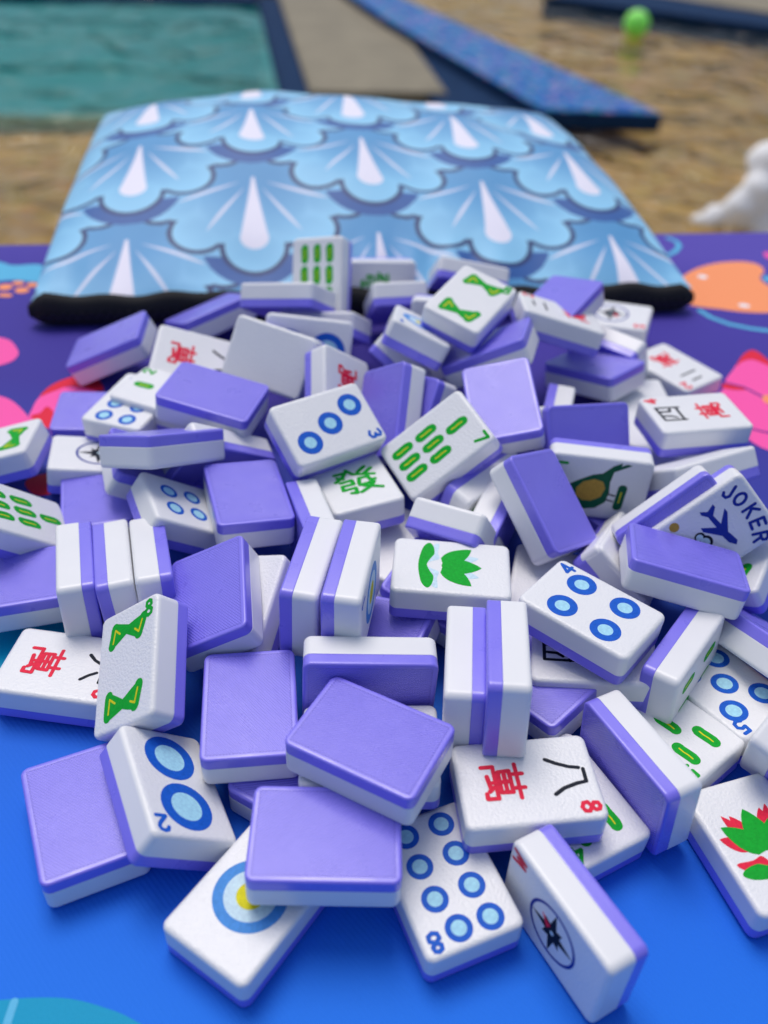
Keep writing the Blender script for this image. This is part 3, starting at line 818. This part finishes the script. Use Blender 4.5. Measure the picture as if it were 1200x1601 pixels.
def planem():
    s = S_()
    s.poly([(6.2, 3.4), (5.2, 4.3), (3.0, 3.9), (1.6, 3.6), (-3.2, 6.4), (-4.6, 6.3), (-1.4, 3.3), (-4.6, 2.9), (-6.4, 4.6), (-7.4, 4.5), (-6.4, 2.3), (-7.6, .6), (-6.6, .4), (-5.0, 1.6), (-1.2, 1.8), (-3.6, -1.6), (-2.2, -1.7), (1.8, 1.7), (4.4, 2.1)], 0)
    return s.mesh("aeroplane_drawing", [NAVY])
def jokerm():
    s = S_()
    G = {'J': [[(.9, 2), (.9, -1.1), (.2, -1.9), (-.8, -1.7), (-1.1, -.9)]], 'O': [[(1.35 * math.cos(a), 1.9 * math.sin(a)) for a in [2 * math.pi * i / 14 for i in range(15)]]],
         'K': [[(-1, 2), (-1, -2)], [(1.2, 2), (-.9, 0)], [(-.3, .5), (1.3, -2)]], 'E': [[(1.1, 2), (-1, 2), (-1, -2), (1.1, -2)], [(-1, .1), (.8, .1)]],
         'R': [[(-1, -2), (-1, 2), (.5, 2), (1.2, 1.4), (1.1, .5), (.4, .1), (-.9, .1)], [(.2, .1), (1.3, -2)]]}
    for ch, x, y, a in (('J', -7.9, 9.7, 26), ('O', -4.3, 10.9, 13), ('K', 0.1, 11.4, 0), ('E', 4.3, 11.0, -12), ('R', 8.0, 9.6, -24)):
        c, q = math.cos(math.radians(a)), math.sin(math.radians(a))
        for st in G[ch]: s.stroke([(x + (px * c - py * q) * .95, y + (px * q + py * c) * .95) for px, py in st], .85, 0)
    return s.mesh("joker_lettering", [NAVY])
def cloudm():
    s = S_()
    for x, y, r in ((-1.4, -3.2, 1.5), (.6, -2.6, 1.9), (2.7, -3.2, 1.5)): s.disc(x, y, r, 0, 20)
    for x, y, r in ((-1.4, -3.3, .95), (.6, -2.8, 1.3), (2.7, -3.3, .95)): s.disc(x, y, r, 1, 20)
    return s.mesh("cloud_drawing", [BLACK, PALE])
def sunm():
    s = S_(); s.disc(-8, -7, 1.35, 0, 20); return s.mesh("round_spot", [OCHRE])
CACHE = {}
def shared(key, fn, *a):
    if key not in CACHE: CACHE[key] = fn(*a)
    return CACHE[key]
def symbols(kind):
    """-> list of (part name, mesh, offset x, offset y in mm)."""
    D = lambda r, ri, pts: [("painted_dot", shared(("d", r), dotm, r, ri), x, y) for x, y in pts]
    B = lambda pts: [("bamboo_stick", shared("stick", stickm), x, y) for x, y in pts]
    N = lambda ch, mat: [("index_numeral", shared(("n", ch, mat.name), num, ch, mat), 0, 0)]
    W = lambda: [("wan_character", shared("wan", wan), 0, 0)]
    C = lambda k: [("number_character", shared(("c", k), chn, k), 0, 0)]
    return {
        'dot1': lambda: [("painted_dot", shared("dot1", dot1m), 0, -.4)] + N('1', BLUE),
        'dot2': lambda: D(6.2, 3.7, [(0.2, -6.7), (.2, 6.7)]) + N('2', BLUE),
        'dot3': lambda: D(3.75, 1.85, [(4.0, -8.4), (0.1, .3), (-3.7, 8.9)]) + N('3', BLUE),
        'dot4': lambda: D(3.75, 1.85, [(4.9, 5.8), (-5.2, 5.4), (5, -6.2), (-5.2, -6.4)]) + N('4', BLUE),
        'dot4s': lambda: D(2.6, 1.7, [(4, 5.7), (-4, 5.7), (4, -5.3), (-4, -5.3)]) + N('4', BLUE),
        'dot6': lambda: D(2.65, 1.7, [(x, y) for x in (-3.7, 3.7) for y in (-7.6, 0, 7.6)]) + N('6', BLUE),
        'dot5': lambda: D(3.4, 1.95, [(5.2, 7.3), (-5.2, 7.3), (5.2, -7.3), (-5.2, -7.3), (0, 0)]) + N('5', BLUE),
        'dot8': lambda: D(2.8, 1.6, [(x, y) for x in (-4.1, 4.1) for y in (-10.8, -3.6, 3.8)] + [(-4.6, 11), (2.2, 10.8)]) + N('8', BLUE),
        'bam2': lambda: B([(-.5, 8.0), (-.5, -8)]) + N('2', GREEN),
        'bam3': lambda: B([(0, 8.5), (-4.2, -6), (4.2, -6)]) + N('3', GREEN),
        'bam4': lambda: B([(-4, 6.6), (4, 6.6), (-4, -6.6), (4, -6.6)]) + N('4', GREEN),
        'bam5': lambda: B([(-3.9, 8.1), (3.9, 8.1), (0, 0), (-3.9, -8.1), (3.9, -8.1)]) + N('5', GREEN),
        'bam7': lambda: B([(-.6, 8.2)] + [(x - .5, y) for x in (-4.4, 0, 4.4) for y in (-.4, -9)]) + N('7', GREEN),
        'bam9': lambda: B([(x, y) for x in (-5.2, 0, 5.2) for y in (-8.6, -.4, 7.8)]) + N('9', GREEN),
        'bamfl': lambda: B([(-4.2, 7.4), (4.2, 7.4), (-4.2, -7.4), (4.2, -7.4)]) + N('4', GREEN),
        'bam8': lambda: [("bamboo_stick", shared("bt", bowm, True), 0, 0), ("bamboo_stick", shared("bb", bowm, False), 0, 0)] + N('8', GREEN),
        'crak8': lambda: W() + C('8') + N('8', RED), 'crak4': lambda: W() + C('4') + N('4', RED),
        'crak2': lambda: W() + C('2') + N('2', RED), 'crak6': lambda: W() + C('6') + N('6', RED), 'crakx': lambda: W() + C('8') + N('8', RED),
        'green': lambda: [("fa_character", shared("fa", fa), 0, 0)],
        'wind': lambda: [("compass_star", shared("wind", windm), 0, 0)] + N('W', RED),
        'winds': lambda: [("compass_star", shared("wind", windm), 0, 0)] + N('S', RED),
        'lotusb': lambda: [("lotus_flower", shared("lb", lotus, 1, [GREEN, PALE]), 0, 0)],
        'lotusr': lambda: [("lotus_flower", shared("lr", lotus, 1, [GREEN, RED]), 0, 0)],
        'bird': lambda: [("painted_bird", shared("bird", birdm), 0, 0)] + N('1', GREEN),
        'joker': lambda: [("joker_lettering", shared("jk", jokerm), 0, 0), ("aeroplane_drawing", shared("pl", planem), 0, 0), ("cloud_drawing", shared("cl", cloudm), 0, 0), ("round_spot", shared("sn", sunm), 0, 0)],
    }.get(kind, lambda: [])()

# ------------------------------------------------------------------ the heap of tiles: position (mm), rotation, symbol, label
TILES = [
    (-59.60, 103.66, 5.00, 0.0072, -0.2345, 0.9720, -0.0157, '', 'lavender back of the tile lying face down nearest the left front corner of the mat'),
    (-42.17, 107.08, 10.73, 0.2187, -0.3255, -0.1061, -0.9138, 'dot2', 'white two-dot tile leaning on the lavender tile at the front left'),
    (-20.90, 87.53, 4.86, 0.9626, -0.0086, -0.0096, -0.2706, 'dot1', 'one-dot tile with yellow centre flat on the blue mat at the front'),
    (-7.16, 95.49, 15.94, 0.0149, 0.6894, 0.7242, -0.0091, '', 'lavender-backed tile resting across the one-dot tile at the front'),
    (0.47, 113.64, 23.90, 0.0280, 0.8456, 0.5331, -0.0007, '', 'lavender-backed tile lying highest in the front middle, above the lone eight-dot tile'),
    (-27.24, 127.41, 14.10, 0.0099, -0.0775, 0.9969, -0.0023, '', "upright-lying lavender-backed tile just right of the eight-bamboo bow tile's lower half"),
    (-12.51, 113.91, 4.85, 0.0098, -0.8532, -0.5215, -0.0034, '', "lavender-backed tile mostly hidden under others beside the two-dot tile's right edge"),
    (0.60, 117.95, 14.75, 0.7235, 0.0211, -0.0223, -0.6897, '', 'white tile face up pinned beneath the topmost front lavender-backed tile'),
    (-0.89, 134.09, 20.13, 0.5050, -0.4964, -0.5336, -0.4624, '', 'tile on its long edge, white stripe over lavender, behind the topmost front lavender tile'),
    (-16.44, 159.15, 25.08, 0.0517, 0.7084, -0.0352, 0.7030, '', 'left one of the joined pair on edge left of the blue lotus tile'),
    (-6.34, 153.75, 29.62, 0.0555, 0.6957, -0.0205, 0.7159, 'dot1', 'right one of the joined pair on edge, its yellow-centred dot facing the lotus'),
    (21.10, 136.14, 20.50, 0.0137, 0.7282, -0.0442, -0.6838, '', 'left one of the back-to-back pair on edge in front of the blue lotus tile'),
    (29.60, 133.05, 26.77, 0.0626, 0.6826, 0.0283, 0.7275, '', 'right one of the back-to-back pair on edge, touching the four-dot tile'),
    (18.15, 167.73, 21.79, 0.6944, -0.0169, -0.0286, -0.7188, 'lotusb', 'white tile with green lotus and pale blue petals in the middle of the heap'),
    (34.48, 111.85, 14.17, 0.7572, 0.0106, -0.0252, -0.6526, 'crak8', 'white tile with red and black characters and red 8 near the front'),
    (17.65, 94.27, 4.97, 0.2144, 0.0143, -0.0070, -0.9766, 'dot8', 'white eight-dot tile flat on the mat at the front'),
    (41.64, 85.92, 10.98, 0.6799, 0.1769, -0.6809, 0.2069, 'wind', 'compass-star tile standing on edge at the front right corner'),
    (60.23, 120.95, 12.11, 0.1419, -0.6584, -0.1910, -0.7140, '', 'tile on edge with dark lavender back facing left, behind the front red 8 tile'),
    (45.91, 114.49, 4.96, 0.2652, -0.0099, -0.0052, -0.9641, 'bamfl', 'white bamboo tile flat on the mat under the red 8 character tile'),
    (85.78, 106.92, 5.49, 0.9850, -0.0075, -0.0131, 0.1717, 'lotusr', 'white tile with green and red lotus at the right edge of the heap'),
    (75.72, 150.39, 12.73, 0.7083, 0.1932, 0.6382, -0.2315, 'bam4', 'four-bamboo tile on edge beside the four-dot tile, green sticks facing right'),
    (71.01, 135.35, 5.74, 0.3540, 0.0164, -0.0408, -0.9342, 'bam5', 'white five-bamboo tile lying in front of the five-dot tile'),
    (77.89, 173.37, 25.50, 0.0309, 0.7627, 0.6343, -0.1223, '', 'lavender-backed tile covering the lower corner of the JOKER tile'),
    (51.81, 155.43, 23.51, 0.8968, -0.0179, 0.0231, 0.4415, 'dot4', 'large blue four-dot tile face up on the right of the lotus tile'),
    (54.49, 151.56, 12.40, 0.7449, -0.0633, -0.0604, 0.6614, 'crak4', 'white tile with black strokes half hidden under the large four-dot tile'),
    (40.19, 147.63, 7.76, 0.0397, 0.9218, 0.3777, 0.0780, '', 'dark lavender corner of a tile between the edge pair and the red 8 tile'),
    (-53.65, 135.05, 17.94, 0.9173, 0.1721, -0.3588, 0.0098, 'bam8', 'eight-bamboo tile with green bows propped upright at the left front'),
    (-74.89, 141.31, 5.39, 0.6812, -0.0225, -0.0125, -0.7317, 'crak6', 'white tile with red and black characters and red 6 at the left edge'),
    (-78.16, 166.34, 12.17, 0.1555, 0.7012, 0.0783, -0.6913, '', 'leftmost of the three tiles on edge side by side at the left'),
    (-68.14, 167.61, 12.68, 0.0753, -0.6679, -0.1572, -0.7236, '', 'middle one of the three tiles on edge side by side at the left'),
    (-59.21, 169.44, 13.39, 0.1659, 0.7068, 0.0623, -0.6849, '', 'rightmost of the three tiles on edge at the left, under the small four-dot tile'),
    (-100.88, 184.69, 15.13, 0.8234, -0.3044, 0.2454, -0.4113, 'bam7', 'seven-bamboo tile cut off by the left frame'),
    (-18.89, 219.80, 28.82, 0.8678, 0.1012, 0.2070, -0.4403, 'dot3', "white three-dot tile tilted on top of the heap's centre"),
    (15.44, 217.02, 26.84, 0.8034, 0.3344, -0.0621, -0.4887, 'bam7', 'white seven-bamboo tile tilted beside the three-dot tile, green 7 at its corner'),
    (-9.14, 208.36, 16.39, 0.9793, -0.0289, -0.0426, 0.1958, 'green', 'white tile with green fa character tucked under the three-dot tile'),
    (-19.43, 188.94, 14.51, 0.0557, -0.6854, -0.1676, -0.7065, '', 'tile on edge between the fa character tile and a lavender-backed tile'),
    (-55.79, 193.98, 13.75, 0.8144, -0.2440, 0.1752, -0.4965, 'dot6', 'tilted tile with four small blue dots left of centre'),
    (-38.58, 196.09, 18.81, 0.0256, 0.1635, -0.9856, 0.0343, '', 'square-on lavender-backed tile right beside the tile with four small dots'),
    (-40.17, 156.37, 19.54, 0.2288, -0.0821, 0.9684, 0.0563, '', 'lavender-backed tile leaning left above the front left heap, near the eight-bamboo bow tile'),
    (-64.35, 208.14, 27.43, 0.2495, 0.9273, -0.2517, 0.1202, '', 'level lavender-topped tile seen by its corner above the tile with four small dots'),
    (-55.93, 237.61, 24.27, 0.0504, -0.7782, -0.6255, 0.0250, '', 'bright lavender-backed tile lying across the white two-bamboo tile'),
    (-73.61, 248.21, 15.89, 0.8276, -0.0166, -0.0030, 0.5611, 'bam2', 'white two-bamboo tile with green 2 at the left of the heap'),
    (-83.54, 244.95, 13.63, 0.9909, -0.0010, -0.0201, -0.1331, 'dot8', 'white dot tile peeping out under the two-bamboo tile'),
    (-97.24, 250.69, 4.77, 0.0244, -0.6670, -0.7445, -0.0150, '', 'lavender-backed tile on the pink flower print at the left'),
    (-121.72, 221.13, 9.58, 0.6609, -0.1339, -0.0761, 0.7345, 'bam8', 'tilted eight-bamboo bow tile cut off by the left frame'),
    (-90.52, 224.82, 6.00, 0.7810, -0.0918, 0.0025, -0.6177, 'wind', 'white compass-star tile half hidden behind the corner-on lavender tile at the left'),
    (-85.76, 207.73, 5.46, 0.0292, -0.1454, 0.9888, 0.0185, '', 'lavender-backed tile behind the three tiles on edge at the left'),
    (-52.15, 220.03, 13.89, 0.7663, -0.4503, -0.4111, -0.2026, '', 'tile on edge with white top stripe, left of the three-dot tile'),
    (-30.23, 325.98, 25.33, 0.0604, -0.1656, -0.4373, 0.8819, 'bam9', 'nine-bamboo tile standing tallest at the back against the pouch'),
    (-8.70, 351.50, 11.66, 0.6078, 0.3845, 0.4634, -0.5177, 'green', 'fa character tile standing at the back right beside the nine-bamboo tile'),
    (-1.22, 325.29, 17.29, 0.9283, -0.3582, -0.0454, 0.0887, '', 'tile tipped away at the back, in front of the standing fa character tile'),
    (-40.74, 306.92, 25.11, 0.7797, -0.2627, 0.1785, 0.5396, '', 'tile tipped away at the back left, its corner pointing at the nine-bamboo tile'),
    (23.96, 281.07, 40.18, 0.9634, 0.0858, 0.0733, -0.2431, 'bam8', 'eight-bamboo bow tile lying on top at the back of the heap'),
    (27.93, 351.18, 16.43, 0.5927, -0.2318, 0.3182, 0.7026, '', 'tile tipped away behind the eight-bamboo bow tile on top'),
    (7.07, 275.86, 30.89, 0.0461, 0.1938, 0.1542, 0.9677, 'dot1', 'tile with a blue ring mostly covered by the top eight-bamboo bow tile'),
    (32.27, 270.55, 29.15, 0.1268, -0.6122, 0.7418, -0.2428, '', 'darkly shaded lavender-backed tile beneath the top eight-bamboo bow tile'),
    (34.39, 236.48, 30.25, 0.1280, -0.0481, 0.9807, 0.1397, '', "bright lavender-backed tile behind the seven-bamboo tile's top corner"),
    (-0.31, 240.80, 21.85, 0.4021, 0.1731, 0.8463, 0.3035, '', 'lavender back of an upright tile between the three-dot and seven-bamboo tiles'),
    (-17.58, 248.85, 21.25, 0.1554, -0.3746, 0.2470, -0.8801, 'crakx', 'upright tile with red character behind the three-dot tile'),
    (-40.71, 265.06, 24.96, 0.4899, 0.3610, 0.2818, -0.7418, '', 'blank white tile leaning at the back, left of the upright red character tile'),
    (-30.42, 277.77, 22.57, 0.6055, 0.3319, 0.3945, -0.6063, 'dot2', 'leaning tile with a blue circle behind the blank white tile'),
    (-26.67, 304.23, 15.84, 0.7669, -0.2657, 0.1816, 0.5553, '', 'white tile end peeping out behind the leaning blue circle tile'),
    (-72.07, 314.70, 11.01, 0.0216, 0.8835, -0.4195, 0.2072, '', 'lavender-backed tile by the black zip, left of the tipped-away back tile'),
    (-103.17, 288.50, 10.56, 0.1625, -0.7193, 0.6580, -0.1524, '', "lavender-backed tile farthest left at the back, under the pouch's zip"),
    (-68.98, 272.22, 15.74, 0.6920, 0.0491, 0.2372, -0.6800, 'crakx', 'leaning tile with red character left of the blank white tile'),
    (58.87, 303.05, 30.99, 0.0500, -0.9470, 0.2924, -0.1231, '', 'bright lavender-backed tile at the back right against the black zip'),
    (56.22, 290.12, 31.87, 0.6987, 0.0286, 0.1415, 0.7007, 'crak2', 'white tile with two black bars and red character, tilted at the back right'),
    (86.72, 334.97, 9.95, 0.5916, 0.0332, -0.0237, -0.8052, 'winds', 'white compass-star tile at the far back right corner of the heap'),
    (80.55, 305.49, 12.08, 0.3409, -0.4814, -0.2374, -0.7718, '', 'white-topped tile on edge just in front of the back right compass-star tile'),
    (72.97, 288.55, 13.54, 0.0375, -0.3772, 0.9176, -0.1194, '', 'lavender-backed tile seen by its corner below the tilted two-bar character tile'),
    (107.28, 305.64, 4.73, 0.3273, 0.0052, -0.0023, -0.9449, 'crak2', 'white tile with two black bars and red 2 flat on the mat at the right'),
    (95.61, 242.37, 25.22, 0.6250, -0.0229, 0.0071, 0.7803, 'crak4', 'white tile with square black character and red 4 at the right'),
    (60.43, 235.92, 21.28, 0.4145, -0.5163, -0.7192, -0.2106, '', 'lavender back of a tile leaning behind the green bird tile'),
    (62.50, 216.37, 20.03, 0.5451, 0.4540, -0.4954, 0.5013, 'bird', 'white tile with dark green bird tilted towards the viewer'),
    (81.14, 191.46, 24.49, 0.2177, -0.3310, -0.7500, -0.5297, '', 'tile on edge squeezed between the bird tile and the JOKER tile'),
    (88.29, 189.74, 26.51, 0.7477, 0.5282, 0.2213, -0.3361, 'joker', 'white JOKER tile with blue aeroplane at the right'),
    (93.13, 220.78, 21.70, 0.4947, -0.2935, 0.1691, 0.8004, '', "white-sided tile behind the JOKER tile's top corner"),
    (21.19, 190.55, 16.06, 0.2270, 0.0529, 0.4660, 0.8536, '', 'upended tile with short white top stripe just behind the blue lotus tile'),
    (44.53, 198.07, 23.63, 0.2441, 0.3186, -0.8913, -0.2110, '', 'steeply tilted lavender-backed tile between the seven-bamboo tile and the bird tile'),
    (87.88, 148.64, 6.08, 0.2971, 0.0252, -0.0507, -0.9532, 'dot5', 'white five-dot tile at the right with blue 5 by its lower corner'),
    (98.76, 160.50, 13.58, 0.2421, 0.1654, -0.9351, 0.1991, 'crak6', 'tile on edge showing a lavender stripe, between the five-dot tile and the right frame'),
    (97.77, 132.43, 19.98, 0.4000, -0.6823, 0.1105, 0.6019, '', 'white tile on edge cut by the right frame, just behind the red lotus tile'),
    (-90.95, 167.44, 9.05, 0.0071, 0.5803, 0.8143, -0.0080, '', 'lavender-backed tile at the left edge under the cut-off seven-bamboo tile'),
    (-70.36, 215.16, 12.43, 0.1891, -0.5379, -0.7978, 0.1958, '', 'white and lavender corner poking out below the corner-on lavender tile'),
    (2.45, 282.13, 16.48, 0.1107, 0.3082, 0.2624, 0.9077, '', 'tilted white and lavender tile under the blue ring tile'),
    (90.08, 279.72, 4.85, 0.9990, -0.0087, 0.0004, 0.0433, 'white', 'white corner of a tile lying low left of the flat red 2 tile'),
    (28.31, 214.60, 12.20, 0.5940, 0.2546, 0.7319, -0.2160, 'bam9', 'shaded tile on edge under the lower right edge of the seven-bamboo tile'),
    (32.12, 202.49, 11.91, 0.6908, -0.0960, -0.6985, -0.1603, '', 'white tile end wedged between the steep lavender tile and the upended white-striped tile'),
    (46.31, 178.40, 7.50, 0.9952, 0.0040, 0.0031, -0.0976, '', "white tile end seen under the large four-dot tile's left corner"),
    (63.69, 226.03, 5.05, 0.0162, -0.9370, -0.3488, 0.0046, '', 'dark lavender corner of a tile below the bird tile'),
    (68.52, 190.63, 10.67, 0.2554, 0.2870, 0.0629, 0.9211, '', "blank white tile corner beside the four-dot tile's upper edge"),
    (68.74, 190.64, 10.63, 0.2381, 0.3152, 0.0628, 0.9165, '', 'white tile corner under the left end of the lavender tile on the JOKER'),
    (54.92, 253.83, 10.36, 0.0778, 0.7030, -0.0753, 0.7029, '', 'small lavender and white strip of a tile on edge behind the leaning lavender back'),
    (100.65, 191.01, 14.58, 0.9246, 0.0579, -0.2686, -0.2640, 'bam8', "white tile with a green mark under the JOKER tile's lower corner"),
    (-34.03, 159.95, 12.50, 0.9631, 0.1333, -0.2060, -0.1103, '', 'white tile slanting down beside the joined pair on edge, right of the left-leaning lavender tile'),
    (-0.98, 157.23, 9.16, 0.0572, 0.8121, 0.5689, 0.1163, '', 'shaded lavender-backed tile in the pit in front of the blue lotus tile'),
    (17.16, 173.29, 9.54, 0.1416, -0.8361, -0.5297, 0.0153, '', 'lavender tile corner just left of the blue lotus tile'),
    (1.40, 196.23, 4.68, 0.2561, -0.0001, -0.0022, 0.9667, 'white', 'white shaded tile low in the gap between the joined pair and the lotus tile'),
    (7.46, 243.91, 17.37, 0.3160, 0.2857, 0.8308, 0.3582, '', 'small upright lavender back between the upright lavender tile and the bright lavender tile'),
    (15.80, 302.40, 16.03, 0.7970, 0.6028, -0.0342, -0.0185, 'winds', 'tile with a red mark standing behind the blue ring tile'),
    (89.52, 254.64, 7.40, 0.8442, -0.0057, 0.0051, 0.5360, '', 'white tile corner between the leaning lavender back and the red 4 tile'),
]
for x, y, z, qw, qx, qy, qz, sym, lab in TILES:
    root = empty("mahjong_tile", (x * MM, y * MM, z * MM), Quaternion((qw, qx, qy, qz)), label=lab, category="mahjong tile", group="mahjong tiles heaped on the mat")
    link("face_block", FACE_ME, root)
    link("back_block", BACK_ME, root)
    for nm, me, ox, oy in symbols(sym):
        o = link(nm, me, root)
        o.location = (ox * MM, oy * MM, 0)
